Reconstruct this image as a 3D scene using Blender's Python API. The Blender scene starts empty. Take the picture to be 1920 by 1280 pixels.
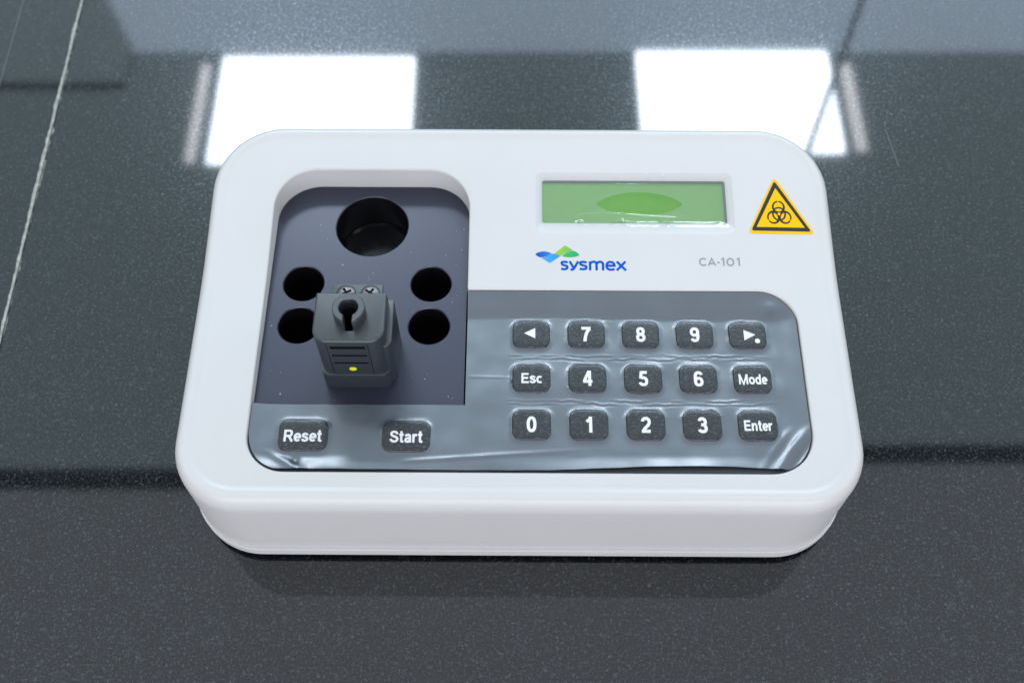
import bpy, bmesh, math, random
from math import sin, cos, pi, radians, exp, log1p, hypot
from mathutils import Vector, noise
random.seed(7)
sc = bpy.context.scene
col = sc.collection
MM = 0.001

# ------------------------------------------------------------------ camera
cd = bpy.data.cameras.new('camera'); cam = bpy.data.objects.new('camera', cd); col.objects.link(cam)
cam.location = (-0.00246, -0.18272, 0.35697)
cam.rotation_euler = (radians(90 - 61.0), 0, 0)
cd.sensor_width = 36; cd.lens = 37.83
cd.clip_start = 0.01; cd.clip_end = 50
cd.dof.use_dof = True; cd.dof.focus_distance = 0.352; cd.dof.aperture_fstop = 11.5
sc.camera = cam

# ------------------------------------------------------------------ world, lamps, exposure
w = bpy.data.worlds.new('World'); sc.world = w; w.use_nodes = True
bg = w.node_tree.nodes['Background']; bg.inputs[0].default_value = (0.75, 0.85, 0.9, 1); bg.inputs[1].default_value = 0.08
sc.view_settings.view_transform = 'Standard'; sc.view_settings.look = 'None'
sc.view_settings.exposure = 0.0; sc.view_settings.gamma = 1.0; sc.view_settings.use_curve_mapping = False

HC = 1.5   # ceiling height over the worktop
def area(name, x0, x1, y0, y1, rad, colr, z=HC):
    l = bpy.data.lights.new(name, 'AREA'); l.shape = 'RECTANGLE'
    l.size = x1 - x0; l.size_y = y1 - y0
    l.energy = rad * pi * l.size * l.size_y; l.color = colr
    o = bpy.data.objects.new(name, l); col.objects.link(o)
    o.location = ((x0 + x1) / 2, (y0 + y1) / 2, z)
    return o
PANEL = (0.83, 0.93, 1.05)
area('ceiling_panel_lamp', -0.668, -0.225, 1.285, 1.599, 26, PANEL)
area('ceiling_panel_lamp', 0.283, 0.727, 1.315, 1.616, 26, PANEL)
area('panel_side_lamp', -0.716, -0.693, 1.290, 1.575, 8.0, (0.92, 0.94, 1.0))
area('panel_side_lamp', 0.750, 0.777, 1.322, 1.575, 8.0, (0.92, 0.94, 1.0))
CEIL = (0.73, 0.96, 1.06)
GL = 1.04
area('ceiling_glow_lamp', -3.0, -0.88, 0.578, 1.497, GL, CEIL)
area('ceiling_glow_lamp', -0.88, 0.0, 0.578, 1.604, GL, CEIL)
area('ceiling_glow_lamp', 0.0, 3.0, 0.626, 1.604, GL, CEIL)
FAR = (0.68, 0.86, 1.05)
edges = [(-0.885 - 0.02 * k, 1.610 + 0.036 * k, 1.646 + 0.036 * k) for k in range(5)] + [(-0.98, 1.790, 3.4)]
for xe, y0, y1 in edges:
    area('far_ceiling_lamp', xe, 3.4, y0, y1, 3.3, FAR)
    area('ceiling_glow_lamp', -3.2, xe, 1.520 if y0 == 1.610 else y0, y1, GL * 1.15, CEIL)
for sx in (-1, 1):      # added fill from both sides, no source known there
    o = area('side_fill_lamp', -1.3, 1.3, -0.6, 0.6, 1.6, (0.94, 0.96, 1.0), 0.85)
    o.location = (2.4 * sx, -0.3, 0.85); o.rotation_euler = (0, radians(90 * sx), 0); o.data.size, o.data.size_y = 1.2, 2.6
area('near_ceiling_lamp', -2.2, 0.0, -1.1, 0.536, 0.92, (0.90, 0.95, 1.05))
area('near_ceiling_lamp', 0.0, 2.2, -1.1, 0.588, 0.92, (0.90, 0.95, 1.05))
f = area('front_fill_lamp', -1.6, 1.6, -0.7, 0.7, 3.8, (0.92, 0.945, 1.05), 0.8)  # added frontal fill from behind the camera
f.location = (0, -1.9, 0.75); f.rotation_euler = (radians(90), 0, 0)

# ------------------------------------------------------------------ materials
def mat(name):
    m = bpy.data.materials.new(name); m.use_nodes = True
    nt = m.node_tree; return m, nt, nt.nodes['Principled BSDF']
def N(nt, t, **kw):
    n = nt.nodes.new(t)
    for k, v in kw.items(): setattr(n, k, v)
    return n
def noise_node(nt, scale, detail=4, rough=0.6, sc3=None, dist=0.0):
    tc = N(nt, 'ShaderNodeTexCoord'); src = tc.outputs['Object']
    if sc3:
        mp = N(nt, 'ShaderNodeMapping'); mp.inputs['Scale'].default_value = sc3
        nt.links.new(src, mp.inputs[0]); src = mp.outputs[0]
    n = N(nt, 'ShaderNodeTexNoise'); n.inputs['Scale'].default_value = scale
    n.inputs['Detail'].default_value = detail; n.inputs['Roughness'].default_value = rough
    n.inputs['Distortion'].default_value = dist
    nt.links.new(src, n.inputs['Vector']); return n
def ramp(nt, src, stops):
    r = N(nt, 'ShaderNodeValToRGB'); e = r.color_ramp.elements
    while len(e) < len(stops): e.new(0.5)
    for i, (p, c) in enumerate(stops):
        e[i].position = p; e[i].color = tuple(c) + (1,) if len(c) == 3 else c
    nt.links.new(src, r.inputs[0]); return r
def bump(nt, src, b, strength, dist):
    bp = N(nt, 'ShaderNodeBump'); bp.inputs['Strength'].default_value = strength; bp.inputs['Distance'].default_value = dist
    nt.links.new(src, bp.inputs['Height']); nt.links.new(bp.outputs[0], b.inputs['Normal']); return bp
def plain(name, c, rough=0.4, spec=0.5, metal=0.0, var=0.06, nscale=120, bstr=0.0, bdist=0.0002):
    m, nt, b = mat(name)
    n = noise_node(nt, nscale)
    r = ramp(nt, n.outputs['Fac'], [(0.3, tuple(x * (1 - var) for x in c)), (0.7, tuple(min(1, x * (1 + var)) for x in c))])
    nt.links.new(r.outputs[0], b.inputs['Base Color'])
    b.inputs['Roughness'].default_value = rough; b.inputs['Specular IOR Level'].default_value = spec
    b.inputs['Metallic'].default_value = metal
    if bstr:
        n2 = noise_node(nt, 2500, 2); bump(nt, n2.outputs['Fac'], b, bstr, bdist)
    return m

M = {}
M['white'] = plain('white_plastic', (0.568, 0.560, 0.543), 0.33, 0.45, var=0.012, nscale=40, bstr=0.05, bdist=0.0001)
M['white_low'] = plain('white_plastic_tray', (0.575, 0.562, 0.55), 0.4, 0.45, var=0.012, nscale=40)
M['rubber'] = plain('black_rubber', (0.02, 0.02, 0.02), 0.8, 0.2)
M['white_print'] = plain('white_print', (0.72, 0.72, 0.73), 0.5, 0.2, var=0.03, nscale=500)
M['yellow'] = plain('sign_yellow', (0.80, 0.46, 0.0), 0.5, 0.12, var=0.03)
M['sign_black'] = plain('sign_black', (0.020, 0.021, 0.022), 0.5, 0.25, var=0.1)
M['dot'] = plain('yellow_paint', (0.72, 0.70, 0.02), 0.4, 0.4, var=0.1, nscale=900)
M['blue_ink'] = plain('blue_ink', (0.0, 0.078, 0.44), 0.6, 0.05, var=0.03)
M['grey_ink'] = plain('grey_ink', (0.27, 0.28, 0.31), 0.5, 0.15, var=0.05)
M['slot_dark'] = plain('dark_cavity', (0.008, 0.008, 0.009), 0.6, 0.2)  # near-black colour puts the recess shade into slots, vents and holes
M['steel'] = plain('screw_steel', (0.17, 0.168, 0.168), 0.42, 0.5, 1.0, var=0.15, nscale=900)
M['plate'] = plain('plate_metal', (0.07, 0.085, 0.09), 0.4, 0.5, 0.5, var=0.12, nscale=700)
M['dust'] = plain('dust', (0.75, 0.75, 0.74), 0.9, 0.1)
M['panel'] = plain('keypad_plastic', (0.028, 0.031, 0.036), 0.5, 0.4, var=0.15)
M['head'] = plain('head_plastic', (0.015, 0.021, 0.027), 0.38, 1.0, var=0.12, nscale=900, bstr=0.35, bdist=0.00008)
M['lcd_shade'] = plain('lcd_edge_shade', (0.05, 0.055, 0.055), 0.4, 0.4)
M['lcd'] = plain('lcd_green', (0.10, 0.25, 0.042), 0.35, 0.3, var=0.03, nscale=60)
lb = M['lcd'].node_tree.nodes['Principled BSDF']; lb.inputs['Emission Color'].default_value = (0.22, 0.75, 0.10, 1); lb.inputs['Emission Strength'].default_value = 0.09   # faint green emission added for brightness
M['grout'] = plain('grout', (0.33, 0.34, 0.31), 0.85, 0.2, var=0.35, nscale=500)
M['grout_dark'] = plain('joint_gap', (0.03, 0.032, 0.03), 0.8, 0.2, var=0.3, nscale=500)
M['cable'] = plain('cable_black', (0.02, 0.02, 0.022), 0.6, 0.3)

def ink_gradient(name, c0, c1, x0, x1):
    m, nt, b = mat(name)
    tc = N(nt, 'ShaderNodeTexCoord'); sp = N(nt, 'ShaderNodeSeparateXYZ'); nt.links.new(tc.outputs['Object'], sp.inputs[0])
    mr = N(nt, 'ShaderNodeMapRange'); mr.inputs[1].default_value = x0 * MM; mr.inputs[2].default_value = x1 * MM
    nt.links.new(sp.outputs[0], mr.inputs[0])
    r = ramp(nt, mr.outputs[0], [(0, c0), (1, c1)]); nt.links.new(r.outputs[0], b.inputs['Base Color'])
    b.inputs['Roughness'].default_value = 0.55; b.inputs['Specular IOR Level'].default_value = 0.15
    return m
M['leaf_blue'] = ink_gradient('emblem_deep_blue', (0.0, 0.07, 0.39), (0.04, 0.27, 0.66), 5.5, 14)
M['leaf_sky'] = ink_gradient('emblem_sky_blue', (0.05, 0.32, 0.68), (0.01, 0.17, 0.56), 9, 18)
M['leaf_lime'] = ink_gradient('emblem_lime', (0.23, 0.48, 0.05), (0.01, 0.31, 0.16), 14.5, 22)
M['leaf_green'] = ink_gradient('emblem_green', (0.03, 0.39, 0.12), (0.0, 0.31, 0.06), 17, 24)

def black_block():
    m, nt, b = mat('anodised_black')
    n = noise_node(nt, 1800, 3); r = ramp(nt, n.outputs['Fac'], [(0.35, (0.007, 0.009, 0.022)), (0.68, (0.012, 0.014, 0.031))])
    nt.links.new(r.outputs[0], b.inputs['Base Color'])
    b.inputs['Roughness'].default_value = 0.335; b.inputs['Specular IOR Level'].default_value = 0.88
    b.inputs['Specular Tint'].default_value = (0.86, 0.88, 1.0, 1)
    n2 = noise_node(nt, 3000, 2); bump(nt, n2.outputs['Fac'], b, 0.15, 0.00005)
    return m
M['block'] = black_block()
def hole_wall():
    m, nt, b = mat('anodised_bore')
    b.inputs['Base Color'].default_value = (0.006, 0.006, 0.008, 1)
    n = noise_node(nt, 300, 3, sc3=(1, 1, 0.2)); r = ramp(nt, n.outputs['Fac'], [(0.3, (0.10,) * 3), (0.7, (0.22,) * 3)])
    nt.links.new(r.outputs[0], b.inputs['Roughness']); b.inputs['Specular IOR Level'].default_value = 0.5
    return m
M['bore'] = hole_wall()

def film_mat():
    m, nt, b = mat('milky_film')
    n = noise_node(nt, 45, 4, 0.6); r = ramp(nt, n.outputs['Fac'], [(0.3, (0.011, 0.022, 0.036)), (0.7, (0.024, 0.041, 0.060))])
    nt.links.new(r.outputs[0], b.inputs['Base Color'])
    n3 = noise_node(nt, 900, 3, 0.6, sc3=(0.3, 1, 1)); r3 = ramp(nt, n3.outputs['Fac'], [(0.3, (0.42,) * 3), (0.7, (0.52,) * 3)])
    nt.links.new(r3.outputs[0], b.inputs['Roughness'])
    b.inputs['Specular IOR Level'].default_value = 1.0
    b.inputs['Specular Tint'].default_value = (0.85, 0.93, 1.0, 1)
    b.inputs['Coat Weight'].default_value = 1.0; b.inputs['Coat Roughness'].default_value = 0.29; b.inputs['Coat IOR'].default_value = 1.9
    n2 = noise_node(nt, 1500, 3, 0.6, sc3=(0.25, 1, 1)); bump(nt, n2.outputs['Fac'], b, 0.10, 0.0001)
    return m
M['film'] = film_mat()
def key_mat():
    m, nt, b = mat('brushed_key')
    n = noise_node(nt, 1900, 5, 0.8, sc3=(0.42, 1, 1), dist=0.3)
    r = ramp(nt, n.outputs['Fac'], [(0.36, (0.006, 0.008, 0.010)), (0.56, (0.018, 0.022, 0.026)), (0.70, (0.13, 0.148, 0.168))])
    nt.links.new(r.outputs[0], b.inputs['Base Color'])
    b.inputs['Roughness'].default_value = 0.26; b.inputs['Specular IOR Level'].default_value = 0.65
    bump(nt, n.outputs['Fac'], b, 0.35, 0.00012)
    return m
M['key'] = key_mat()

def lcd_film_mat():
    m, nt, b = mat('clear_film'); out = nt.nodes['Material Output']
    tc = N(nt, 'ShaderNodeTexCoord')
    # contact patch: a lens shape where the film touches the glass and loses its haze
    sp = N(nt, 'ShaderNodeSeparateXYZ'); nt.links.new(tc.outputs['Object'], sp.inputs[0])
    def math_(op, a, bb=None, c=None):
        k = N(nt, 'ShaderNodeMath', operation=op)
        for i, v in enumerate((a, bb, c)):
            if v is None: continue
            if isinstance(v, (int, float)): k.inputs[i].default_value = v
            else: nt.links.new(v, k.inputs[i])
        return k.outputs[0]
    dx = math_('MULTIPLY', math_('SUBTRACT', sp.outputs[0], 0.0412), 1 / 0.0149)
    dy = math_('ABSOLUTE', math_('MULTIPLY', math_('SUBTRACT', sp.outputs[1], 0.0387), 1 / 0.0047))
    lens = math_('SUBTRACT', math_('POWER', math_('MAXIMUM', math_('SUBTRACT', 1.0, math_('POWER', math_('ABSOLUTE', dx), 2.0)), 0.0), 0.72), dy)
    mr = N(nt, 'ShaderNodeMapRange'); mr.inputs[1].default_value = -0.01; mr.inputs[2].default_value = 0.05
    mr.inputs[3].default_value = 0.17; mr.inputs[4].default_value = 0.0
    nt.links.new(lens, mr.inputs[0])
    def win(o_, c, h): # 1 well inside the window, 0 over the sloping walls
        m_ = N(nt, 'ShaderNodeMapRange'); m_.inputs[1].default_value = h; m_.inputs[2].default_value = h - 0.0012
        nt.links.new(math_('ABSOLUTE', math_('SUBTRACT', o_, c)), m_.inputs[0]); return m_.outputs[0]
    hz = math_('MULTIPLY', mr.outputs[0], math_('MULTIPLY', win(sp.outputs[0], 0.0393, 0.0325), win(sp.outputs[1], 0.0398, 0.0090)))
    tr = N(nt, 'ShaderNodeBsdfTransparent'); tr.inputs[0].default_value = (1, 1, 1, 1)
    df = N(nt, 'ShaderNodeBsdfDiffuse'); df.inputs[0].default_value = (0.52, 0.56, 0.54, 1)
    gl = N(nt, 'ShaderNodeBsdfGlossy'); gl.inputs['Roughness'].default_value = 0.12; gl.inputs[0].default_value = (1, 1, 1, 1)
    lw = N(nt, 'ShaderNodeLayerWeight'); lw.inputs[0].default_value = 0.5
    frs = math_('ADD', math_('MULTIPLY', math_('POWER', lw.outputs['Facing'], 4.0), 0.35), 0.035)
    m1 = N(nt, 'ShaderNodeMixShader'); m2 = N(nt, 'ShaderNodeMixShader')
    nt.links.new(hz, m1.inputs[0]); nt.links.new(tr.outputs[0], m1.inputs[1]); nt.links.new(df.outputs[0], m1.inputs[2])
    nt.links.new(frs, m2.inputs[0]); nt.links.new(m1.outputs[0], m2.inputs[1]); nt.links.new(gl.outputs[0], m2.inputs[2])
    nt.links.new(m2.outputs[0], out.inputs[0]); nt.nodes.remove(b)
    return m
M['clear_film'] = lcd_film_mat()

def granite():
    m, nt, b = mat('polished_granite'); out = nt.nodes['Material Output']
    tc = N(nt, 'ShaderNodeTexCoord')
    nz = N(nt, 'ShaderNodeTexNoise'); nz.inputs['Scale'].default_value = 700; nz.inputs['Detail'].default_value = 2
    nt.links.new(tc.outputs['Object'], nz.inputs['Vector'])
    mix = N(nt, 'ShaderNodeVectorMath', operation='MULTIPLY_ADD'); mix.inputs[1].default_value = (0.0016,) * 3
    nt.links.new(nz.outputs['Color'], mix.inputs[0]); nt.links.new(tc.outputs['Object'], mix.inputs[2])
    def vor(scale, lo, hi):
        v = N(nt, 'ShaderNodeTexVoronoi'); v.inputs['Scale'].default_value = scale
        nt.links.new(mix.outputs[0], v.inputs['Vector'])
        sp = N(nt, 'ShaderNodeSeparateColor'); nt.links.new(v.outputs['Color'], sp.inputs[0])
        mr = N(nt, 'ShaderNodeMapRange'); mr.inputs[1].default_value = lo; mr.inputs[2].default_value = hi
        nt.links.new(sp.outputs[0], mr.inputs[0]); return mr.outputs[0]
    def nois(scale, detail, rough):
        n = N(nt, 'ShaderNodeTexNoise'); n.inputs['Scale'].default_value = scale; n.inputs['Detail'].default_value = detail; n.inputs['Roughness'].default_value = rough
        nt.links.new(tc.outputs['Object'], n.inputs['Vector']); return n.outputs['Fac']
    def mul(a, k):
        f = N(nt, 'ShaderNodeMath', operation='MULTIPLY'); f.inputs[1].default_value = k; nt.links.new(a, f.inputs[0]); return f.outputs[0]
    def over(fac, c, under):
        x = N(nt, 'ShaderNodeMix', data_type='RGBA'); x.inputs[7].default_value = c + (1,)
        nt.links.new(fac, x.inputs[0]); nt.links.new(under, x.inputs[6]); return x.outputs[2]
    grain = ramp(nt, nois(1300, 5, 0.85), [(0.36, (0.0006, 0.001, 0.001)), (0.52, (0.002, 0.003, 0.0035)), (0.66, (0.020, 0.023, 0.026))])
    gv = N(nt, 'ShaderNodeTexVoronoi'); gv.inputs['Scale'].default_value = 1500; nt.links.new(mix.outputs[0], gv.inputs['Vector'])
    cl = ramp(nt, nois(70, 6, 0.7), [(0.35, (0.75, 0.75, 0.75)), (0.65, (1.25, 1.25, 1.25))])
    x = N(nt, 'ShaderNodeMix', data_type='RGBA', blend_type='MULTIPLY'); x.inputs[0].default_value = 1
    nt.links.new(grain.outputs[0], x.inputs[6]); nt.links.new(cl.outputs[0], x.inputs[7])
    gs_ = N(nt, 'ShaderNodeSeparateColor'); nt.links.new(gv.outputs['Color'], gs_.inputs[0])
    gr = ramp(nt, gs_.outputs[1], [(0.0, (0.5, 0.3, 0.28)), (0.25, (0.5, 0.75, 0.75)), (0.5, (1.0, 0.85, 0.85)), (0.75, (0.9, 1.15, 1.2)), (1.0, (1.9, 1.8, 1.9))])
    x2 = N(nt, 'ShaderNodeMix', data_type='RGBA', blend_type='MULTIPLY'); x2.inputs[0].default_value = 1
    nt.links.new(x.outputs[2], x2.inputs[6]); nt.links.new(gr.outputs[0], x2.inputs[7]); x = x2
    fine = vor(1500, 0.90, 1.0); big = vor(420, 0.955, 1.0)
    c = over(mul(fine, 0.42), (0.08, 0.09, 0.095), x.outputs[2]); c = over(mul(big, 0.10), (0.10, 0.115, 0.125), c)
    nt.links.new(c, b.inputs['Base Color'])
    b.inputs['Roughness'].default_value = 0.04; b.inputs['IOR'].default_value = 1.62
    # the mica flakes give a broad, grainy sheen round strong lights
    gl = N(nt, 'ShaderNodeBsdfGlossy'); gl.inputs['Roughness'].default_value = 0.24; gl.inputs[0].default_value = (0.82, 0.92, 1, 1)
    fl = ramp(nt, nois(1100, 3, 0.7), [(0.44, (0.002,) * 3), (0.57, (0.013,) * 3), (0.70, (0.10,) * 3)])
    ms = N(nt, 'ShaderNodeMixShader'); nt.links.new(fl.outputs[0], ms.inputs[0])
    nt.links.new(b.outputs[0], ms.inputs[1]); nt.links.new(gl.outputs[0], ms.inputs[2]); nt.links.new(ms.outputs[0], out.inputs[0])
    return m
M['granite'] = granite()

# ------------------------------------------------------------------ mesh helpers (all in millimetres)
def mesh_obj(name, verts, faces, mats, parent=None, smooth=None, fm=None):
    me = bpy.data.meshes.new(name)
    me.from_pydata([(x * MM, y * MM, z * MM) for x, y, z in verts], [], faces)
    if not isinstance(mats, (list, tuple)): mats = [mats]
    for k in mats: me.materials.append(k)
    if fm: me.polygons.foreach_set('material_index', fm)
    bm = bmesh.new(); bm.from_mesh(me); bmesh.ops.recalc_face_normals(bm, faces=bm.faces); bm.to_mesh(me); bm.free()
    if smooth is not None:
        me.polygons.foreach_set('use_smooth', [True] * len(me.polygons)); me.set_sharp_from_angle(angle=radians(smooth))
    me.update()
    o = bpy.data.objects.new(name, me); col.objects.link(o)
    if parent: o.parent = parent
    return o
def loft(rings, cap0=True, cap1=True):
    v = [p for r in rings for p in r]; n = len(rings[0]); f = []
    for i in range(len(rings) - 1):
        for j in range(n):
            a, b_ = i * n + j, i * n + (j + 1) % n
            f.append((a, b_, b_ + n, a + n))
    if cap0: f.append(tuple(range(n))[::-1])
    if cap1: f.append(tuple(range((len(rings) - 1) * n, len(rings) * n)))
    return v, f
def rrect(x0, x1, y0, y1, r, n=8, m=1, inset=0):
    """rounded rectangle; r is one radius or (bl, br, tr, tl); m pieces per straight side"""
    if not isinstance(r, (list, tuple)): r = (r,) * 4
    x0 += inset; x1 -= inset; y0 += inset; y1 -= inset
    r = [max(k - inset, 0.02) for k in r]
    cs = [(x0 + r[0], y0 + r[0], r[0], pi), (x1 - r[1], y0 + r[1], r[1], 1.5 * pi), (x1 - r[2], y1 - r[2], r[2], 0), (x0 + r[3], y1 - r[3], r[3], 0.5 * pi)]
    pts = []
    for i, (cx, cy, rr, a0) in enumerate(cs):
        for k in range(n + 1):
            a = a0 + k / n * pi / 2; pts.append((cx + rr * cos(a), cy + rr * sin(a)))
        nx = cs[(i + 1) % 4]; e = (nx[0] + nx[2] * cos(nx[3]), nx[1] + nx[2] * sin(nx[3])); s = pts[-1]
        for k in range(1, m): pts.append((s[0] + (e[0] - s[0]) * k / m, s[1] + (e[1] - s[1]) * k / m))
    return pts
def offset_poly(pts, d):
    n = len(pts); out = []
    for i in range(n):
        a, b_, c = pts[i - 1], pts[i], pts[(i + 1) % n]
        n1 = Vector((b_[1] - a[1], a[0] - b_[0])); n2 = Vector((c[1] - b_[1], b_[0] - c[0]))
        if n1.length < 1e-9: n1 = n2
        if n2.length < 1e-9: n2 = n1
        nn = n1.normalized() + n2.normalized(); nn.normalize(); k = max(nn.dot(n1.normalized()), 0.4)
        out.append((b_[0] + nn.x * d / k, b_[1] + nn.y * d / k))
    return out
def boolean(o, cutters, op='DIFFERENCE', smooth=38):
    for c in cutters:
        md = o.modifiers.new('b', 'BOOLEAN'); md.object = c; md.operation = op; md.solver = 'EXACT'; md.material_mode = 'TRANSFER'
    bpy.context.view_layer.update()
    dg = bpy.context.evaluated_depsgraph_get()
    me = bpy.data.meshes.new_from_object(o.evaluated_get(dg))
    o.modifiers.clear(); o.data = me
    me.polygons.foreach_set('use_smooth', [True] * len(me.polygons)); me.set_sharp_from_angle(angle=radians(smooth))
    for c in cutters: bpy.data.objects.remove(c)
    return o
def box(name, x0, x1, y0, y1, z0, z1, m, parent=None, r=0.3, bev=0.15, n=5):
    rings = [[(x, y, z0) for x, y in rrect(x0, x1, y0, y1, r, n)]]
    for k in range(5):
        a = k / 4 * pi / 2
        rings.append([(x, y, z1 - bev + bev * sin(a)) for x, y in rrect(x0, x1, y0, y1, r, n, 1, bev * (1 - cos(a)))])
    v, fc = loft(rings); return mesh_obj(name, v, fc, m, parent, 40)
def cyl(name, cx, cy, prof, m, parent=None, n=48):
    rings = [[(cx + r * cos(2 * pi * k / n), cy + r * sin(2 * pi * k / n), z) for k in range(n)] for r, z in prof]
    v, fc = loft(rings); return mesh_obj(name, v, fc, m, parent, 40)

# top surface of the housing: nearly level in front, tilted up towards the viewer behind the kink
H0 = 51.0
def ztop(y):
    t = (y - 13.0) / 4.0
    sp = 4.0 * (log1p(exp(t)) if t < 40 else t)
    return H0 + 0.023 * (y + 66) + 0.107 * sp

# ------------------------------------------------------------------ the worktop
def structure(o): o['kind'] = 'structure'; return o
rings = [[(x, y, z) for x, y in rrect(-2200, 2200, -900, 3600, 4, 3)] for z in (-40, 0)]
v, fc = loft(rings); top = structure(mesh_obj('worktop', v, fc, M['granite'], None))

def ragged(name, p0, p1, wl, wr, m, z, seed, jag):
    rnd = random.Random(seed); n = 520; V = []; F = []
    dx, dy = p1[0] - p0[0], p1[1] - p0[1]; L = hypot(dx, dy); nx, ny = -dy / L, dx / L
    a = b_ = 0
    for i in range(n + 1):
        t = i / n; a = a * 0.75 + rnd.uniform(-jag, jag); b_ = b_ * 0.75 + rnd.uniform(-jag, jag)
        if rnd.random() < 0.05: a += rnd.uniform(0, jag * 2.2)
        x, y = p0[0] + dx * t, p0[1] + dy * t
        V += [(x + nx * (wl + a), y + ny * (wl + a), z), (x - nx * (wr + b_), y - ny * (wr + b_), z)]
        if i: F.append((2 * i - 2, 2 * i - 1, 2 * i + 1, 2 * i))
    return structure(mesh_obj(name, V, F, m))
ragged('grout_joint', (-204.5, 440), (-194.8, -95), 0.85, 0.85, M['grout'], 0.12, 3, 0.2)
ragged('joint_gap', (-203.9, 440), (-194.2, -95), 0.22, 0.22, M['grout_dark'], 0.2, 5, 0.05)
def hair(name, pts, wd, m, z=0.1):
    V = []; F = []
    for i, p in enumerate(pts):
        V += [(p[0] - wd / 2, p[1], z), (p[0] + wd / 2, p[1], z)]
        if i: F.append((2 * i - 2, 2 * i - 1, 2 * i + 1, 2 * i))
    return V, F
V = []; F = []
for pts, wd in (([(-228, 260), (-227, 193), (-226.2, 130)], 0.35), ([(156.5, 118), (157.6, 108), (158.6, 98)], 0.3), ([(216, 112), (217.3, 100), (219.5, 85)], 0.4)):
    a, b_ = hair('', pts, wd, None); k = len(V); V += a; F += [tuple(i + k for i in q) for q in b_]
structure(mesh_obj('worktop_scratches', V, F, plain('scratch', (0.13, 0.145, 0.15), 0.6, 0.3)))

# ------------------------------------------------------------------ the analyzer
root = bpy.data.objects.new('laboratory_analyzer', None); col.objects.link(root)
root.empty_display_size = 0.05
root.rotation_euler = (0, 0, -0.006)
root['label'] = 'white benchtop laboratory analyzer with black sample block, green display and film-covered grey keypad'
root['category'] = 'lab analyzer'

HX, HY, RCS = 107.6, 70.0, (21.5, 21.5, 25.0, 25.0)   # half width, half depth, corner radii
def ring(inset, zf, m=40, tx=0.0): return [(x, y, zf(y)) for x, y in rrect(-HX + tx, HX - tx, -HY, HY, [k + abs(tx) * 1.05 for k in RCS], 12, m, inset)]   # tx: taper of the sides towards the base
FR, FZ = 3.8, 6.6
TX = -3.6
rings = [ring(1.6, lambda y: 8.6, tx=TX), ring(1.15, lambda y: 9.0, tx=TX), ring(1.1, lambda y: 9.4, tx=TX)]
for z in (20, 32, 40): rings.append(ring(1.1 - 0.85 * (z - 9) / 35, lambda y, z=z: z, tx=TX * max(0, (44 - z) / 35)))
for k in range(11):
    a = k / 10 * pi / 2
    rings.append(ring(0.25 + FR * (1 - cos(a)), lambda y, a=a: ztop(y) - FZ + FZ * sin(a) + 0.50))
# a soft shoulder: a shallow step inside the rim
rings.append(ring(FR + 0.7, lambda y: ztop(y) + 0.50))
rings.append(ring(FR + 1.3, lambda y: ztop(y) + 0.38))
rings.append(ring(FR + 2.0, lambda y: ztop(y) + 0.14))
rings.append(ring(FR + 2.6, lambda y: ztop(y) + 0.02))
rings.append(ring(FR + 3.2, lambda y: ztop(y)))
d = FR + 4.0
while d < 69.4:
    rings.append(ring(d, ztop)); d += 1.45
v, fc = loft(rings)
upper = mesh_obj('upper_housing', v, fc, M['white'], root, 38)

def corner(cx, cy, r, a0, a1, n=12): return [(cx + r * cos(a0 + (a1 - a0) * k / n), cy + r * sin(a0 + (a1 - a0) * k / n)) for k in range(n + 1)]
KX0, KX1, KY0, KY1 = -84.5, 91.2, -58.7, 5.6     # keypad recess
WX1, WY1 = -17.3, 51.3                           # well of the sample block
def dens(pts, step=3.0):
    out = []
    for i, p in enumerate(pts):
        q = pts[(i + 1) % len(pts)]; L = hypot(q[0] - p[0], q[1] - p[1]); n = max(1, int(L / step))
        out += [(p[0] + (q[0] - p[0]) * k / n, p[1] + (q[1] - p[1]) * k / n) for k in range(n)]
    return out
outline = dens(corner(KX0 + 12.5, KY0 + 12.5, 12.5, pi, 1.5 * pi) + corner(KX1 - 14, KY0 + 14, 14, 1.5 * pi, 2 * pi)
               + corner(KX1 - 12, KY1 - 12, 12, 0, 0.5 * pi) + corner(WX1 + 0.9, KY1 + 0.9, 0.9, 1.5 * pi, pi, 4)
               + corner(WX1 - 14.6, WY1 - 14.6, 14.6, 0, 0.5 * pi) + corner(KX0 + 14.6, WY1 - 14.6, 14.6, 0.5 * pi, pi))
fr = 0.7
rings = [[(x, y, 12.0) for x, y in outline]]
for k in range(6):
    a = k / 5 * pi / 2; o_ = offset_poly(outline, fr * (1 - cos(a)))
    rings.append([(x, y, ztop(y) - fr * (1 - sin(a)) - (0.0 if k < 5 else -0.003)) for x, y in o_])
rings.append([(x, y, 75.0) for x, y in offset_poly(outline, fr)])
v, fc = loft(rings); cut1 = mesh_obj('cut', v, fc, M['white'], root)
# display recess with sloping walls
def disp_ring(ins, dz, top=False):
    r0 = rrect(5.4, 73.6, 27.2, 50.4, 2.6, 6, 8); r1 = rrect(7.75, 71.2, 31.7, 48.3, 0.9, 6, 8)
    return [(a[0] + (b_[0] - a[0]) * ins, a[1] + (b_[1] - a[1]) * ins, (ztop(a[1] + (b_[1] - a[1]) * ins) if not top else 70) - dz) for a, b_ in zip(r0, r1)]
rings = [disp_ring(1, 6.0), disp_ring(1, 1.35), disp_ring(0.93, 1.1), disp_ring(0.24, 0.40), disp_ring(0.12, 0.20), disp_ring(0.03, 0.04), disp_ring(-0.03, -0.02), disp_ring(-0.03, 0, True)]
v, fc = loft(rings); cut2 = mesh_obj('cut', v, fc, M['white'], root)
boolean(upper, [cut1, cut2])

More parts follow.
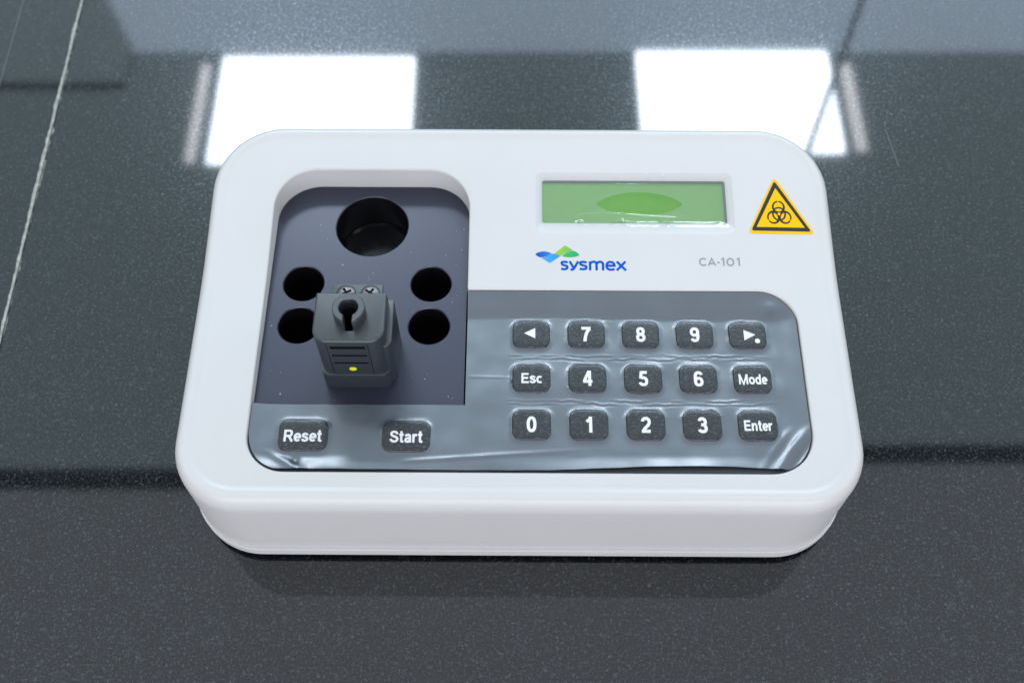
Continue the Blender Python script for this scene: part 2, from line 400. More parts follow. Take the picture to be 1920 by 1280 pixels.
rings = [[(x, y, z) for x, y in rrect(-HX + TX, HX - TX, -HY, HY, [k + abs(TX) * 1.05 for k in RCS], 14, 6, i)] for i, z in
         ((2.0, 3.5), (0.7, 3.55), (0.4, 3.8), (0.35, 4.2), (0.3, 8.2), (0.3, 8.5), (0.38, 8.68), (0.55, 8.74), (0.8, 8.76), (2.0, 8.78))]
v, fc = loft(rings); mesh_obj('lower_housing', v, fc, M['white_low'], root, 40)
for sx in (-1, 1):
    for sy in (-1, 1): cyl('rubber_foot', sx * 84, sy * 48, [(6, 0.02), (6.5, 0.6), (6.5, 3.6)], M['rubber'], root)

# --- sample block with its bores
bl = rrect(-84.3, -17.5, -37.0, 51.15, (0.4, 0.4, 14.4, 14.4), 12)
rings = [[(x, y, 14.0) for x, y in bl], [(x, y, 47.8) for x, y in bl], [(x, y, 48.0) for x, y in offset_poly(bl, -0.2)]]
v, fc = loft(rings); block = mesh_obj('sample_block', v, fc, [M['block'], M['bore']], root)
cuts = []
def bore(cx, cy, r, depth):
    c = cyl('cut', cx, cy, [(r * 0.93, 48 - depth), (r, 48 - depth + 0.8), (r, 47.65), (r + 0.35, 48.0), (r + 0.35, 60)], M['bore'], root, 72)
    cuts.append(c)
bore(-51.4, 34.3, 12.45, 16.5)
for cx, cy in ((-73.05, 10.6), (-29.9, 10.65), (-29.9, -5.75), (-73.1, -5.65)): bore(cx, cy, 6.8, 28)
boolean(block, cuts, smooth=30)
for p in block.data.polygons:      # bore walls keep the bore finish
    c = p.center / MM
    if c.z > 47.6: p.material_index = 0
    elif any(hypot(c.x - a, c.y - b_) < r + 0.2 for a, b_, r in ((-51.4, 34.3, 12.45), (-73.05, 10.6, 6.8), (-29.9, 10.65, 6.8), (-29.9, -5.75, 6.8), (-73.1, -5.65, 6.8))):
        p.material_index = min(1, len(block.data.materials) - 1)
V = []; F = []; rnd = random.Random(11)
for i in range(70):
    x, y = rnd.uniform(-83, -19), rnd.uniform(-34, 42); s = rnd.uniform(0.06, 0.17); a = rnd.uniform(0, pi); l = rnd.choice((1, 1, 1, 2.2))
    if any(hypot(x - cx, y - cy) < r + 0.6 for cx, cy, r in ((-51.4, 34.3, 12.8), (-73, 10.6, 7.2), (-29.9, 10.6, 7.2), (-29.9, -5.7, 7.2), (-73, -5.6, 7.2))): continue
    if -64 < x < -37 and -31 < y < 11: continue
    k = len(V); ca, sa = cos(a), sin(a)
    for u, w_ in ((-s * l, 0), (0, -s), (s * l, 0), (0, s)): V.append((x + u * ca - w_ * sa, y + u * sa + w_ * ca, 48.04))
    V.append((x, y, 48.04 + s)); F += [(k, k + 1, k + 4), (k + 1, k + 2, k + 4), (k + 2, k + 3, k + 4), (k + 3, k, k + 4)]
o = mesh_obj('dust_specks', V, F, M['dust'], block); o['kind'] = 'stuff'

# --- mounting plate and screws behind the measuring head
plate = box('mounting_plate', -63.0, -46.0, -12, 9.8, 47.9, 48.7, M['plate'], root, 0.3, 0.15)
def screw(cx, cy, ang):
    s = cyl('screw', cx, cy, [(3.1, 48.72), (3.1, 48.9), (2.7, 49.25), (1.6, 49.5), (0.01, 49.6)], M['steel'], plate, 40)
    ring_ = 40; V = []; F = []
    cs = []
    for k in range(2):
        c = box('cut', -2.0, 2.0, -0.42, 0.42, 48.95, 52, M['slot_dark'], root, 0.05, 0.02, 2)
        c.location = (cx * MM, cy * MM, 0); c.rotation_euler = (0, 0, ang + k * pi / 2); cs.append(c)
    boolean(s, cs, smooth=35)
    cyl('screw_dark_disc', cx, cy, [(3.32, 48.71), (3.32, 48.74)], M['slot_dark'], plate, 40)  # flat dark disc draws the dark outline round the screw
screw(-58.2, 6.1, 0.5); screw(-50.1, 6.1, 0.95)

# --- measuring head
rings = [[(x, y, 57.0) for x, y in rrect(-62.0, -40.4, -28.5, -11.3, (4.6, 4.6, 0.4, 0.4), 9)]]
for k in range(5):
    a = k / 4 * pi / 2
    rings.append([(x, y, 78 - 0.7 + 0.7 * sin(a)) for x, y in rrect(-62.0, -40.4, -28.5, -11.3, (4.6, 4.6, 0.7, 0.7), 9, 1, 0.7 * (1 - cos(a)))])
v, fc = loft(rings); head = mesh_obj('measuring_head', v, fc, [M['head'], M['slot_dark']], root, 40)
CX, CY = -50.9, -19.5
cs = [cyl('cut', CX, CY, [(2.8, 62), (2.8, 90)], M['slot_dark'], root, 40),
      box('cut', CX - 1.25, CX + 1.25, -24.9, CY, 66, 90, M['slot_dark'], root, 0.05, 0.02, 2)]
for z, hgt in ((74.2, 1.5), (69.3, 1.0), (64.6, 0.9)):
    cs.append(box('cut', -56.9, -46.3, -40, -27.2, z - hgt / 2, z + hgt / 2, M['slot_dark'], root, 0.05, 0.02, 2))
for x in (-57.8, -45.4): cs.append(box('cut', x - 0.1, x + 0.1, -40, -28.25, 56, 76.2, M['slot_dark'], root, 0.02, 0.01, 2))
boolean(head, cs)
# slotted collar
pts = []
a0 = math.asin(1.25 / 4.9); a1 = math.asin(1.25 / 2.8)
for k in range(49):
    a = -pi / 2 + a0 + (2 * pi - 2 * a0) * k / 48; pts.append((CX + 4.9 * cos(a), CY + 4.9 * sin(a)))
for k in range(41):
    a = -pi / 2 - a1 - (2 * pi - 2 * a1) * k / 40; pts.append((CX + 2.8 * cos(a), CY + 2.8 * sin(a)))
rings = [[(x, y, 77.98) for x, y in offset_poly(pts, 0.5)], [(x, y, 78.6) for x, y in offset_poly(pts, 0.12)], [(x, y, 82.7) for x, y in pts], [(x, y, 83.0) for x, y in offset_poly(pts, -0.25)]]
rings[0] = [(x, y, 77.98) for x, y in pts]; rings[1] = [(x, y, 78.6) for x, y in pts]
v, fc = loft(rings); mesh_obj('collar', v, fc, M['head'], head, 40)
box('head_base', -62.3, -40.5, -28.6, -10.5, 48.0, 56.9, M['head'], head, (2.6, 2.6, 1, 1), 0.12, 8)
box('side_cheek', -42.5, -38.9, -26.5, -9.8, 48.0, 71.5, M['head'], head, (0.4, 2.4, 0.8, 0.4), 0.35)
N_ = 24; V = [(-51.6 + 1.15 * cos(2 * pi * k / N_), -28.5 - dz, 60.8 + 1.05 * sin(2 * pi * k / N_)) for dz in (-0.1, 0.12) for k in range(N_)]
F = [(k, (k + 1) % N_, N_ + (k + 1) % N_, N_ + k) for k in range(N_)] + [tuple(range(N_, 2 * N_))]
mesh_obj('indicator_dot', V, F, M['dot'], head)

# --- keypad panel, film and keys
kp = dens(corner(KX0 + 12.7, KY0 + 12.7, 12.5, pi, 1.5 * pi) + corner(KX1 - 14.2, KY0 + 14.2, 14, 1.5 * pi, 2 * pi)
          + corner(KX1 - 12.2, KY1 - 12.2, 12, 0, 0.5 * pi) + [(WX1 + 0.15, KY1 - 0.2), (WX1 + 0.15, -35.8), (KX0 + 0.2, -35.8)])
v, fc = loft([[(x, y, 44.0) for x, y in kp], [(x, y, 49.0) for x, y in kp]])
panel = mesh_obj('keypad_panel', v, fc, M['panel'], root)

xs = (3.9, 21.85, 39.65, 57.3, 74.6); ys = (-9.85, -26.0, -42.2)
KEYS = []   # x, y, half width, half height, legend
names = (('<', '7', '8', '9', '>'), ('Esc', '4', '5', '6', 'Mode'), ('0', '1', '2', '3', 'Enter'))
for j, y in enumerate(ys):
    for i, x in enumerate(xs): KEYS.append((x, y, 6.15, 5.15 if j < 2 else 5.25, names[j][i]))
KEYS.append((-67.2, -46.25, 7.75, 5.3, 'Reset')); KEYS.append((-35.1, -46.4, 7.55, 5.3, 'Start'))

def sd_rr(x, y, k, r=3.0):
    qx = abs(x - k[0]) - k[2] + r; qy = abs(y - k[1]) - k[3] + r
    return hypot(max(qx, 0), max(qy, 0)) + min(max(qx, qy), 0) - r
def smooth(t): t = max(0, min(1, t)); return t * t * (3 - 2 * t)
def nz(x, y, s, seed=0.0): return noise.noise((x * s, y * s, seed))
def front_edge(x):   # where the film stops short of the front rim
    e = -57.35
    e += 1.5 * smooth((x - 0) / 55) - 0.8 * smooth((x - 62) / 22)
    return e + 0.12 * nz(x, 0, 0.15)
def film_z(x, y):
    z = 49.35 + 0.34 * nz(x, y, 0.05, 3) + 0.20 * nz(x, y, 0.12, 9)
    # tented up to the rear rim, with a crease in front of the keys
    if x > WX1 - 2:
        e = -4.0 + 1.4 * smooth((14 - x) / 26) * 0 + 0.6 * sin(x * 0.06 + 1)
        t = (y - e) / (5.4 - e)
        lim = ztop(5.4) - 0.3
        if t > 0: z += (lim - z) * (0.18 * smooth(t * 2.2) + 0.82 * max(0, t) ** 1.25)
        # pyramid fold by the far right corner
        z += 0.9 * exp(-((x - 83) / 3.4) ** 2 - ((y + 0.5) / 2.6) ** 2)
    # climbs to the side rims
    t = (x - 82.5) / (91.2 - 82.5); 
    if t > 0: z += (ztop(y) - 0.7 - z) * t ** 1.7
    t = (-79 - x) / 6.0
    if t > 0: z += (ztop(y) - 1.2 - z) * smooth(t) * 0.8
    # lifts near the loose front edge
    t = (-52.0 - y) / 6.0
    if t > 0: z += 0.9 * smooth(t) * (0.55 + 0.45 * sin(x * 0.055 - 0.8))
    if x > 66: # diagonal creases in the front right corner
        u = (x - 84.5) * 0.80 - (y + 50.0) * 0.60
        wgt = smooth((x - 72) / 10) * smooth((-41 - y) / 8)
        z += wgt * (0.75 * exp(-(u / 1.5) ** 2) - 0.45 * exp(-((u - 3.4) / 1.3) ** 2) + 0.5 * exp(-((u + 4.2) / 1.2) ** 2))
    if x < -58:
        u = (x + 71.5) * 0.55 + (y + 55.0) * 0.84
        z += 0.5 * exp(-(u / 1.4) ** 2) * smooth((-50 - y) / 5)
        z -= 0.45 * exp(-((x + 69.0) / 1.1) ** 2 - ((y + 54.5) / 1.4) ** 2)
    # long fold running from under the start key, and one across the middle
    yy = -54.5 + (x + 35) * 0.075
    z += 0.22 * exp(-((y - yy) / 0.7) ** 2) * smooth((x + 40) / 12) * smooth((30 - x) / 40)
    z += 0.10 * exp(-((y + 25.5 + 0.02 * x) / 0.35) ** 2) * smooth((x + 17) / 2) * smooth((0 - x) / 8)
    # fine wrinkles between the rows of keys
    if x > -6:
        for y0, sd in ((-17.4, 1.0), (-18.5, 5.0), (-33.6, 2.0), (-34.7, 7.0), (-3.0, 11.0)):
            yc = y0 + 0.75 * nz(x, 0, 0.12, sd) + 0.35 * nz(x, 0, 0.4, sd + 3)
            amp = 0.16 * smooth(0.5 + 1.6 * nz(x, 0, 0.10, sd + 20)) * smooth((x + 5) / 6) * smooth((83 - x) / 6)
            z += amp * (exp(-((y - yc) / 0.26) ** 2) - 0.7 * exp(-((y - yc + 0.55) / 0.3) ** 2))
    # drawn up over every key
    m = min(KEYS, key=lambda k: sd_rr(x, y, k)); dd = sd_rr(x, y, m)
    if dd < 0: z = min(z, 49.6) * 0 + 49.75
    else:
        h = (0.50 + 0.25 * nz(x, y, 0.35, 31)) * exp(-(dd / 0.5)) + 0.05 * nz(x, y, 0.22, 40) * exp(-dd / 3)
        z = z + h * exp(-max(0, z - 50.0))
    return max(z, 49.12)
STEP = 0.5
gx = [KX0 + 0.25 + i * STEP for i in range(int((KX1 - KX0 - 0.5) / STEP) + 1)]
def y_range(x):
    lo = front_edge(x)
    if x < KX0 + 12.6: q = KX0 + 12.6 - x; lo = max(lo, KY0 + 13.1 - math.sqrt(max(0, 12.2 ** 2 - q * q)))
    if x > KX1 - 14.2: q = x - (KX1 - 14.2); lo = max(lo, KY0 + 14.6 - math.sqrt(max(0, 13.9 ** 2 - q * q)))
    if x < WX1 + 0.2: hi = -35.3 + 0.08 * nz(x, 0, 0.3)
    else:
        hi = KY1 - 0.3
        if x > KX1 - 12.2: q = x - (KX1 - 12.2); hi = KY1 - 12.2 + math.sqrt(max(0, 11.9 ** 2 - q * q))
    return lo, hi
def split(x): return -35.3 + 0.08 * nz(x, 0, 0.3)
def grid_film(xlist, n, lo_f, hi_f):
    V = []; F = []
    for i, x in enumerate(xlist):
        lo, hi = lo_f(x), hi_f(x)
        for j in range(n + 1):
            y = lo + (hi - lo) * j / n; V.append((x, y, film_z(x, y)))
        if i:
            a = (i - 1) * (n + 1); b_ = i * (n + 1)
            F += [(a + j, b_ + j, b_ + j + 1, a + j + 1) for j in range(n)]
    return V, F
right = [WX1 + 0.21] + [x for x in gx if x > WX1 + 0.5]
V, F = grid_film([x for x in gx if x < WX1] + right, 64, lambda x: y_range(x)[0], split)
V2, F2 = grid_film(right, 110, split, lambda x: y_range(x)[1]); k = len(V)
kf = mesh_obj('protective_film', V + V2, F + [tuple(i + k for i in q) for q in F2], M['film'], panel, 60)
bm = bmesh.new(); bm.from_mesh(kf.data); bmesh.ops.remove_doubles(bm, verts=bm.verts, dist=0.000002); bm.to_mesh(kf.data); bm.free()
if sum(p.normal.z for p in kf.data.polygons) < 0: kf.data.flip_normals()

# flat bold lettering drawn with strokes
def ribbon(pts, wd, closed=False):
    n = len(pts); V = []; F = []
    for i in range(n):
        a = pts[i - 1] if (i or closed) else None; c = pts[(i + 1) % n] if (i < n - 1 or closed) else None
        b_ = pts[i]
        d1 = Vector((b_[0] - a[0], b_[1] - a[1])).normalized() if a else None
        d2 = Vector((c[0] - b_[0], c[1] - b_[1])).normalized() if c else None
        d1 = d1 or d2; d2 = d2 or d1
        t = (d1 + d2).normalized(); nn = Vector((-t.y, t.x)); k = max(abs(nn.dot(Vector((-d1.y, d1.x)))), 0.5)
        w2 = wd / 2 / k; V += [(b_[0] + nn.x * w2, b_[1] + nn.y * w2), (b_[0] - nn.x * w2, b_[1] - nn.y * w2)]
    for i in range(n - (0 if closed else 1)):
        k = (i + 1) % n; F.append((2 * i, 2 * i + 1, 2 * k + 1, 2 * k))
    return V, F
def bez(p0, p1, p2, p3, n=14):
    return [tuple(p0[k] * (1 - t) ** 3 + 3 * p1[k] * t * (1 - t) ** 2 + 3 * p2[k] * t * t * (1 - t) + p3[k] * t ** 3 for k in (0, 1)) for t in [i / n for i in range(n + 1)]]
def arc(cx, cy, rx, ry, a0, a1, n=18, e=0.86):     # slightly squared ellipse
    f_ = lambda v: math.copysign(abs(v) ** e, v)
    return [(cx + rx * f_(cos(radians(a0 + (a1 - a0) * i / n))), cy + ry * f_(sin(radians(a0 + (a1 - a0) * i / n)))) for i in range(n + 1)]
def glyph(ch):
    """strokes of one letter: cap height 1, x height 0.73, stroke 0.19; and its advance width"""
    O = lambda cx, cy, rx, ry: (arc(cx, cy, rx, ry, 0, 360, 28)[:-1], True)
    o = lambda p: (p, False)
    t = 0.095
    if ch == '0': return [O(.30, .5, .205, .405)], .6
    if ch == '1': return [o([(.30, 0), (.30, 1)]), o([(.05, .69), (.20, .76), (.29, .93)])], .42
    if ch == '2': return [o(arc(.30, .69, .20, .215, 175, -8, 14) + bez((.495, .62), (.46, .42), (.22, .36), (.13, .10), 8)[1:]), o([(.03, t), (.56, t)])], .6
    if ch == '3': return [o(arc(.28, .70, .185, .205, 165, -62, 14)), o(arc(.28, .295, .21, .20, 62, -165, 16)), o([(.20, .52), (.36, .52)])], .6
    if ch == '4': return [o([(.43, 0), (.43, 1)]), o([(.39, .97), (.09, .34), (.10, .295)]), o([(.02, .295), (.60, .295)])], .62
    if ch == '5': return [o([(.15, .905), (.54, .905)]), o([(.19, .97), (.13, .50)]), o(arc(.29, .325, .21, .23, 128, -165, 18))], .6
    if ch in '69':
        a = arc(.30, .315, .20, .22, 0, 360, 24)[:-1]; b_ = arc(.31, .62, .205, .285, 28, 180, 12) + [(.105, .40), (.12, .30)]
        if ch == '9': a = [(.6 - x, 1 - y) for x, y in a]; b_ = [(.6 - x, 1 - y) for x, y in b_]
        return [(a, True), o(b_)], .6
    if ch == '7': return [o([(.03, .905), (.57, .905)]), o(bez((.50, .86), (.32, .66), (.24, .36), (.22, 0), 8))], .6
    if ch == '8': return [O(.30, .715, .175, .19), O(.30, .29, .20, .20)], .6
    if ch == 'E': return [o([(.10, 0), (.10, 1)]), o([(.1, .91), (.66, .91)]), o([(.1, .52), (.62, .52)]), o([(.1, .09), (.68, .09)])], .72
    if ch == 'M': return [o([(.095, 0), (.095, 1)]), o([(.88, 0), (.88, 1)]), o([(.10, .99), (.4875, .02), (.875, .99)])], 1.02
    if ch == 'R': return [o([(.10, 0), (.10, 1)]), o([(.1, .91), (.42, .91)] + arc(.42, .69, .20, .22, 80, -80, 10) + [(.1, .47)]), o([(.36, .46), (.46, .38), (.70, -.0)])], .76
    if ch == 'S': return [o(bez((.60, .70), (.58, .96), (.11, .98), (.11, .72), 12) + bez((.11, .72), (.11, .48), (.62, .56), (.62, .29), 12)[1:] + bez((.62, .29), (.62, .02), (.09, .02), (.08, .31), 12)[1:])], .71
    if ch == 's': return [o(bez((.46, .52), (.44, .70), (.10, .71), (.10, .53), 10) + bez((.10, .53), (.10, .36), (.47, .42), (.47, .22), 10)[1:] + bez((.47, .22), (.47, .02), (.08, .03), (.07, .23), 10)[1:])], .56
    if ch == 'c': return [o(arc(.31, .365, .215, .275, 48, 312, 20))], .55
    if ch == 'o': return [O(.32, .365, .225, .275)], .64
    if ch == 'd': return [O(.30, .365, .205, .275), o([(.51, 0), (.51, 1)])], .64
    if ch == 'e': return [o([(.13, .365), (.50, .365)]), o([(.505, .31), (.505, .40)] + arc(.30, .365, .205, .275, 12, 318, 22)[1:])], .58
    if ch == 'n': return [o([(.095, 0), (.095, .73)]), o(bez((.12, .40), (.14, .72), (.49, .74), (.49, .44), 10) + [(.49, 0)])], .62
    if ch == 'r': return [o([(.095, 0), (.095, .73)]), o(bez((.11, .38), (.12, .64), (.24, .67), (.40, .62), 8))], .41
    if ch == 't': return [o([(.18, .96), (.18, .20)] + bez((.18, .20), (.18, .06), (.28, .06), (.38, .10), 6)[1:]), o([(.01, .655), (.36, .655)])], .39
    if ch == 'a': return [o(bez((.10, .52), (.14, .69), (.46, .72), (.46, .48), 10) + [(.46, .14), (.49, 0)]), o(bez((.46, .42), (.30, .36), (.09, .38), (.10, .20), 10) + bez((.10, .20), (.11, .02), (.40, .04), (.46, .24), 10)[1:])], .60
def text_mesh(s_, x0, x1, y0, y1, zf, stroke=0.19):
    V = []; F = []; pen = 0; q = 0
    for ch in s_:
        st, adv = glyph(ch)
        for pts, closed in st:
            a, b_ = ribbon(pts, stroke, closed); k = len(V)
            V += [(p[0] + pen, p[1], q) for p in a]; F += [tuple(i + k for i in f_) for f_ in b_]; q += 1
        pen += adv + 0.045
    xa, xb = min(v[0] for v in V), max(v[0] for v in V)
    return [(x0 + (v[0] - xa) / (xb - xa) * (x1 - x0), y0 + v[1] * (y1 - y0), zf(0) + 0.004 * v[2]) for v in V], F
KT = 50.38
def dome(x, y, k): return 0.0
for (x, y, hx, hy, leg) in KEYS:
    rings = []
    for ins, z in ((-0.25, 49.2), (0.0, 49.6), (0.06, 50.0), (0.2, 50.2), (0.45, 50.33), (0.8, KT), (1.6, KT + 0.03), (2.8, KT + 0.05)):
        rings.append([(px, py, z) for px, py in rrect(x - hx, x + hx, y - hy, y + hy, 2.9, 7, 1, ins)])
    v, fc = loft(rings, cap0=False); ko = mesh_obj('key', v, fc, M['key'], root, 50)
    zf = lambda y_: KT + 0.09
    if leg == '<':
        V = [(x - 2.35, y + 0.15, zf(0)), (x + 1.3, y - 1.75, zf(0)), (x + 1.3, y + 2.1, zf(0))]; F = [(0, 1, 2)]; nm = 'left arrow'
    elif leg == '>':
        V = [(x - 1.25, y - 2.15, zf(0)), (x + 2.5, y + 0.0, zf(0)), (x - 1.25, y + 1.8, zf(0))]; F = [(0, 1, 2)]; nm = 'right arrow and dot'
        V += [(x + 3.0 + 0.85 * cos(2 * pi * i / 20), y - 2.3 + 0.85 * sin(2 * pi * i / 20), zf(0)) for i in range(20)]; F.append(tuple(range(3, 23)))
    else:
        nm = leg
        if len(leg) == 1: W_, H_, dx, dy, bo = (3.05 if leg != '1' else 2.0), 5.45, 0.0, -0.1, 0.035
        else:
            W_ = {'Esc': 6.6, 'Mode': 9.1, 'Enter': 8.8, 'Reset': 11.9, 'Start': 10.3}[leg]; H_ = 4.0 if len(leg) == 5 and leg != 'Enter' else 3.6
            dx, dy, bo = (0.1, -0.15, 0.03)
            if leg in ('Reset', 'Start'): dy = -0.35
        V, F = text_mesh(leg, x + dx - W_ / 2, x + dx + W_ / 2, y + dy - H_ / 2, y + dy + H_ / 2, zf)
    mesh_obj('legend', V, F, M['white_print'], ko)
    ko['label'] = 'dark brushed key marked ' + nm

# --- display
def slab(name, x0, x1, y0, y1, d0, d1, m, parent, n=8):
    r = dens(rrect(x0, x1, y0, y1, 0.3, 2), 4)
    v, fc = loft([[(x, y, ztop(y) - d1) for x, y in r], [(x, y, ztop(y) - d0) for x, y in r]])
    return mesh_obj(name, v, fc, m, parent)
disp = slab('display_screen', 6.9, 72.0, 30.9, 49.1, 2.3, 4.6, M['lcd'], root)
# dark border painting in the shade at the green cell's top and right
o1 = rrect(6.6, 72.3, 30.5, 49.4, 0.3, 2); i1 = rrect(7.6, 70.6, 31.5, 47.8, 0.5, 2); n = len(o1)
V = []; 
for dz in (1.5, 2.28):
    V += [(x, y, ztop(y) - dz) for x, y in o1] + [(x, y, ztop(y) - dz) for x, y in i1]
F = []
for j in range(n):
    k = (j + 1) % n
    F += [(j, k, n + k, n + j), (n + j, n + k, 3 * n + k, 3 * n + j), (j, 2 * n + j, 2 * n + k, k)]
mesh_obj('display_edge_shade', V, F, M['lcd_shade'], disp)
# clear film over the window, loose and creased at its edges
V = []; F = []; nx_, ny_ = 180, 64
for i in range(nx_ + 1):
    for j in range(ny_ + 1):
        x = 6.0 + (72.9 - 6.0) * i / nx_; y = 28.6 + (50.0 - 28.6) * j / ny_
        ex = min(x - 6.0, 72.9 - x); ey0 = y - 28.6; ey1 = 50.0 - y
        dep = 0.8 * smooth(min(ex / 3.5, ey0 / 4.5, ey1 / 3.0))
        cre = 0.0
        for c, s_, hh in ((14, 0.5, 0.25), (19.5, -0.8, 0.4), (23.5, 1.4, 0.45), (34, -0.6, 0.45), (43.5, 0.7, 0.35), (51, -1.2, 0.45), (62, 0.6, 0.2)):
            u = x - c - s_ * ey1; cre += 1.9 * hh * exp(-(u / 0.75) ** 2) * exp(-((ey1 - 1.2) / 1.5) ** 2)
            u = x - c - 4 - s_ * 1.3 * ey0; cre += 0.55 * hh * exp(-(u / 0.9) ** 2) * exp(-((ey0 - 2.8) / 1.6) ** 2)
        u = y - (34.0 + 0.7 * sin((x - 18) * 0.13)); cre += 0.28 * exp(-(u / 0.55) ** 2) * smooth((x - 14) / 8) * smooth((62 - x) / 12)
        u = y - (46.6 - 0.5 * sin((x - 30) * 0.2)); cre += 0.2 * exp(-(u / 0.4) ** 2) * smooth((x - 26) / 6) * smooth((58 - x) / 8)
        V.append((x, y, ztop(y) + 0.14 - dep + cre * 0.8 + 0.05 * nz(x, y, 0.25, 4)))
for i in range(nx_):
    for j in range(ny_):
        a = i * (ny_ + 1) + j; F.append((a, a + ny_ + 1, a + ny_ + 2, a + 1))
cf = mesh_obj('protective_film', V, F, M['clear_film'], disp, 80)
if sum(p.normal.z for p in cf.data.polygons) < 0: cf.data.flip_normals()

# --- printed marks on the housing
def onsurf(p, off=0.06): return (p[0], p[1], ztop(p[1]) + off)
def ribbons(name, strokes, m, parent, off=0.06):
    V = []; F = []
    for q, (pts, wd, closed) in enumerate(strokes):
        a, b_ = ribbon(pts, wd, closed); k = len(V)
        V += [onsurf(p, off + q * 0.0006) for p in a]; F += [tuple(i + k for i in f_) for f_ in b_]
    return mesh_obj(name, V, F, m, parent)
# emblem: crossing leaves
def E8(cx, cy): return (5.34 + (1000 + cx / 4.8 - 1004) * 0.18, 18.76 + (478 - 450 - cy / 4.8) * 0.2015)
def leaf(*segs):
    out = []
    for s_ in segs: out += [E8(*p) for p in (bez(*s_) if len(s_) == 4 else s_)][:-1]
    return out
leaves = [
    (leaf(((18, 128), (55, 98), (120, 96), (165, 122)), ((165, 122), (140, 130), (118, 152), (80, 157)), ((80, 157), (50, 156), (32, 145), (18, 128))), 'leaf_blue'),
    (leaf(((78, 164), (115, 158), (140, 128), (180, 123)), ((180, 123), (200, 128), (220, 136), (242, 143)), [(242, 143), (170, 192)], ((170, 192), (150, 208), (145, 206), (130, 196)), [(130, 196), (78, 164)]), 'leaf_sky'),
    (leaf([(190, 124), (268, 62)], ((268, 62), (284, 47), (292, 50), (306, 60)), [(306, 60), (357, 93)], ((357, 93), (310, 98), (275, 125), (250, 139)), ((250, 139), (225, 134), (205, 128), (190, 124))), 'leaf_lime'),
    (leaf(((258, 144), (300, 112), (330, 96), (362, 98)), ((362, 98), (385, 103), (402, 118), (416, 132)), ((416, 132), (380, 158), (310, 160), (258, 144))), 'leaf_green')]
V = []; F = []; fmi = []
for q, (pts, m_) in enumerate(leaves):
    k = len(V); V += [onsurf(p, 0.07) for p in pts]; F.append(tuple(range(k, k + len(pts)))); fmi.append(q)
mesh_obj('logo_emblem', V, F, [M[m_] for _, m_ in leaves], root, None, fmi)
# wordmark, drawn letter by letter with round strokes
def e8s(pts): return [E8(*p) for p in pts]
S = []
def let_s(x0, x1):
    w_ = x1 - x0
    return bez((x1 - 4, 200), (x1 - 22, 195), (x0 + 4, 188), (x0 + 8, 210), 8) + bez((x0 + 8, 210), (x0 + 12, 232), (x1 - 4, 222), (x1 - 7, 244), 8)[1:] + bez((x1 - 7, 244), (x1 - 8, 268), (x0 + 16, 262), (x0 + 3, 255), 8)[1:]
WD = 3.15 * 0.19 * 1.36
for x0, x1 in ((246, 312), (412, 482)): S.append((e8s(let_s(x0, x1)), WD, False))
S.append((e8s([(326, 190), (362, 252)]), WD, False)); S.append((e8s([(402, 190), (364, 254), (354, 264), (332, 264)]), WD, False))
S.append((e8s([(508, 270), (508, 190)]), WD, False))
S.append((e8s(bez((508, 214), (520, 186), (566, 186), (566, 216), 10) + [(566, 270)]), WD, False))
S.append((e8s(bez((566, 214), (578, 186), (624, 186), (624, 216), 10) + [(624, 270)]), WD, False))
S.append((e8s([(655, 228), (726, 228)] + bez((726, 228), (728, 184), (655, 182), (655, 230), 12)[1:] + bez((655, 230), (656, 270), (700, 268), (726, 258), 10)[1:]), WD, False))
S.append((e8s([(748, 190), (828, 270)]), WD, False)); S.append((e8s([(826, 190), (746, 270)]), WD, False))
ribbons('wordmark', S, M['blue_ink'], root, 0.06)
# model lettering
def G(cx, cy): return (60.2 + (1000 + cx / 4.8 - 1310) * 0.1795, 14.95 + (499 - 450 - cy / 4.8) * 0.2)
S = []; WG = 0.54
def gs(p): return [G(*q) for q in p]
S.append((gs([(1530 + 32 * cos(radians(a)), 200 + 31 * sin(radians(a))) for a in range(45, 316, 15)]), WG, False))
S.append((gs([(1576, 233), (1606, 168), (1638, 233)]), WG, False)); S.append((gs([(1588, 214), (1626, 214)]), WG, False))
S.append((gs([(1654, 205), (1678, 205)]), WG, False))
S.append((gs([(1694, 178), (1713, 167), (1713, 233)]), WG, False))
S.append((gs([(1773 + 29 * cos(radians(a)), 200 + 31 * sin(radians(a))) for a in range(0, 360, 15)]), WG, True))
S.append((gs([(1832, 178), (1852, 167), (1852, 233)]), WG, False))
ribbons('model_lettering', S, M['grey_ink'], root)

# --- warning sticker
def T6(cx, cy): return (78.65 + (1380 + cx / 9.144 - 1408) * 0.1811, 27.3 + (437.5 - 320 - cy / 9.144) * 0.2063)
def tri_round(p, r):
    out = []
    for i in range(3):
        a, b_, c = (Vector(p[i - 1]), Vector(p[i]), Vector(p[(i + 1) % 3]))
        d1 = (a - b_).normalized(); d2 = (c - b_).normalized()
        s_ = b_ + d1 * r; e_ = b_ + d2 * r
        out += bez(tuple(s_), tuple(b_ + d1 * r * 0.4), tuple(b_ + d2 * r * 0.4), tuple(e_), 8)
    return out
def tpoly(pts): return [T6(*p) for p in pts]
yo = tpoly(tri_round([(742, 110), (205, 1078), (1360, 1090)], 95))
ring0 = [onsurf(p, 0.02) for p in yo]; ring1 = [onsurf(p, 0.09) for p in yo]
v, fc = loft([ring0, ring1]); sticker = mesh_obj('warning_sticker', v, fc, M['yellow'], root)
bo = tpoly(tri_round([(738, 180), (265, 1030), (1295, 1046)], 50)); bi = tpoly(tri_round([(746, 305), (362, 968), (1190, 980)], 12))
n = len(bo); V = [onsurf(p, 0.11) for p in bo] + [onsurf(p, 0.11) for p in bi]
F = [(j, (j + 1) % n, n + (j + 1) % n, n + j) for j in range(n)]
mesh_obj('sticker_border', V, F, M['sign_black'], sticker)
V = []; F = []
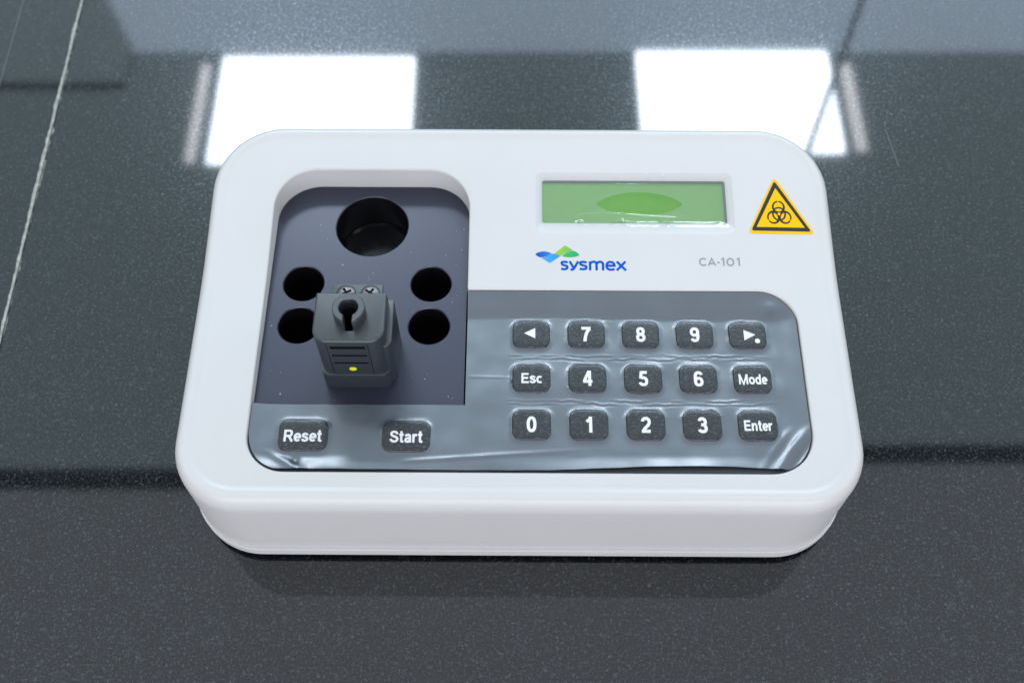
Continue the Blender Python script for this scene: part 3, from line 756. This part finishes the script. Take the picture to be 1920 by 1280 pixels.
BCX, BCY = 768, 748
for q, ang in enumerate((-90, 30, 150)):
    ca, sa = cos(radians(ang)), sin(radians(ang)); o_, i_ = [], []
    for k in range(41):
        a = radians(ang + 5 + 350 * k / 40)
        o_.append((BCX + 112 * ca + 113 * cos(a), BCY + 112 * sa + 113 * sin(a)))
        i_.append((BCX + 121 * ca + 79 * cos(a), BCY + 121 * sa + 79 * sin(a)))
    k = len(V); V += [onsurf(T6(*p), 0.115 + 0.003 * q) for p in o_] + [onsurf(T6(*p), 0.115 + 0.003 * q) for p in i_]
    F += [(k + j, k + j + 1, k + 42 + j, k + 41 + j) for j in range(40)]
    a_, b_ = ribbon([T6(BCX + 106 * cos(radians(ang + t)), BCY + 106 * sin(radians(ang + t))) for t in range(-40, 41, 5)], 0.60)
    k = len(V); V += [onsurf(p, 0.126) for p in a_]; F += [tuple(j + k for j in f_) for f_ in b_]
mesh_obj('biohazard_symbol', V, F, M['sign_black'], sticker)
V = [onsurf(T6(BCX + 24 * cos(2 * pi * k / 20), BCY + 24 * sin(2 * pi * k / 20)), 0.13) for k in range(20)]
mesh_obj('symbol_centre', V, [tuple(range(20))], M['yellow'], sticker)

# ------------------------------------------------------------------ cable under the ceiling that the worktop mirrors
V = []; F = []
p0, p1 = Vector((910, 1960, 1500)), Vector((560, 1120, 1480)); dr = (p1 - p0).normalized(); s1 = dr.cross(Vector((0, 0, 1))).normalized(); s2 = dr.cross(s1)
for i in range(25):
    c = p0.lerp(p1, i / 24) + Vector((0, 0, -14 * sin(pi * i / 24)))
    for k in range(10):
        a = 2 * pi * k / 10; V.append(tuple(c + s1 * 6.5 * cos(a) + s2 * 6.5 * sin(a)))
    if i:
        for k in range(10): F.append(((i - 1) * 10 + k, (i - 1) * 10 + (k + 1) % 10, i * 10 + (k + 1) % 10, i * 10 + k))
cb = mesh_obj('ceiling_cable', V, F, M['cable'], None, 60)
cb['label'] = 'thin dark cable under the right ceiling light, mirrored in the polished worktop'; cb['category'] = 'cable'
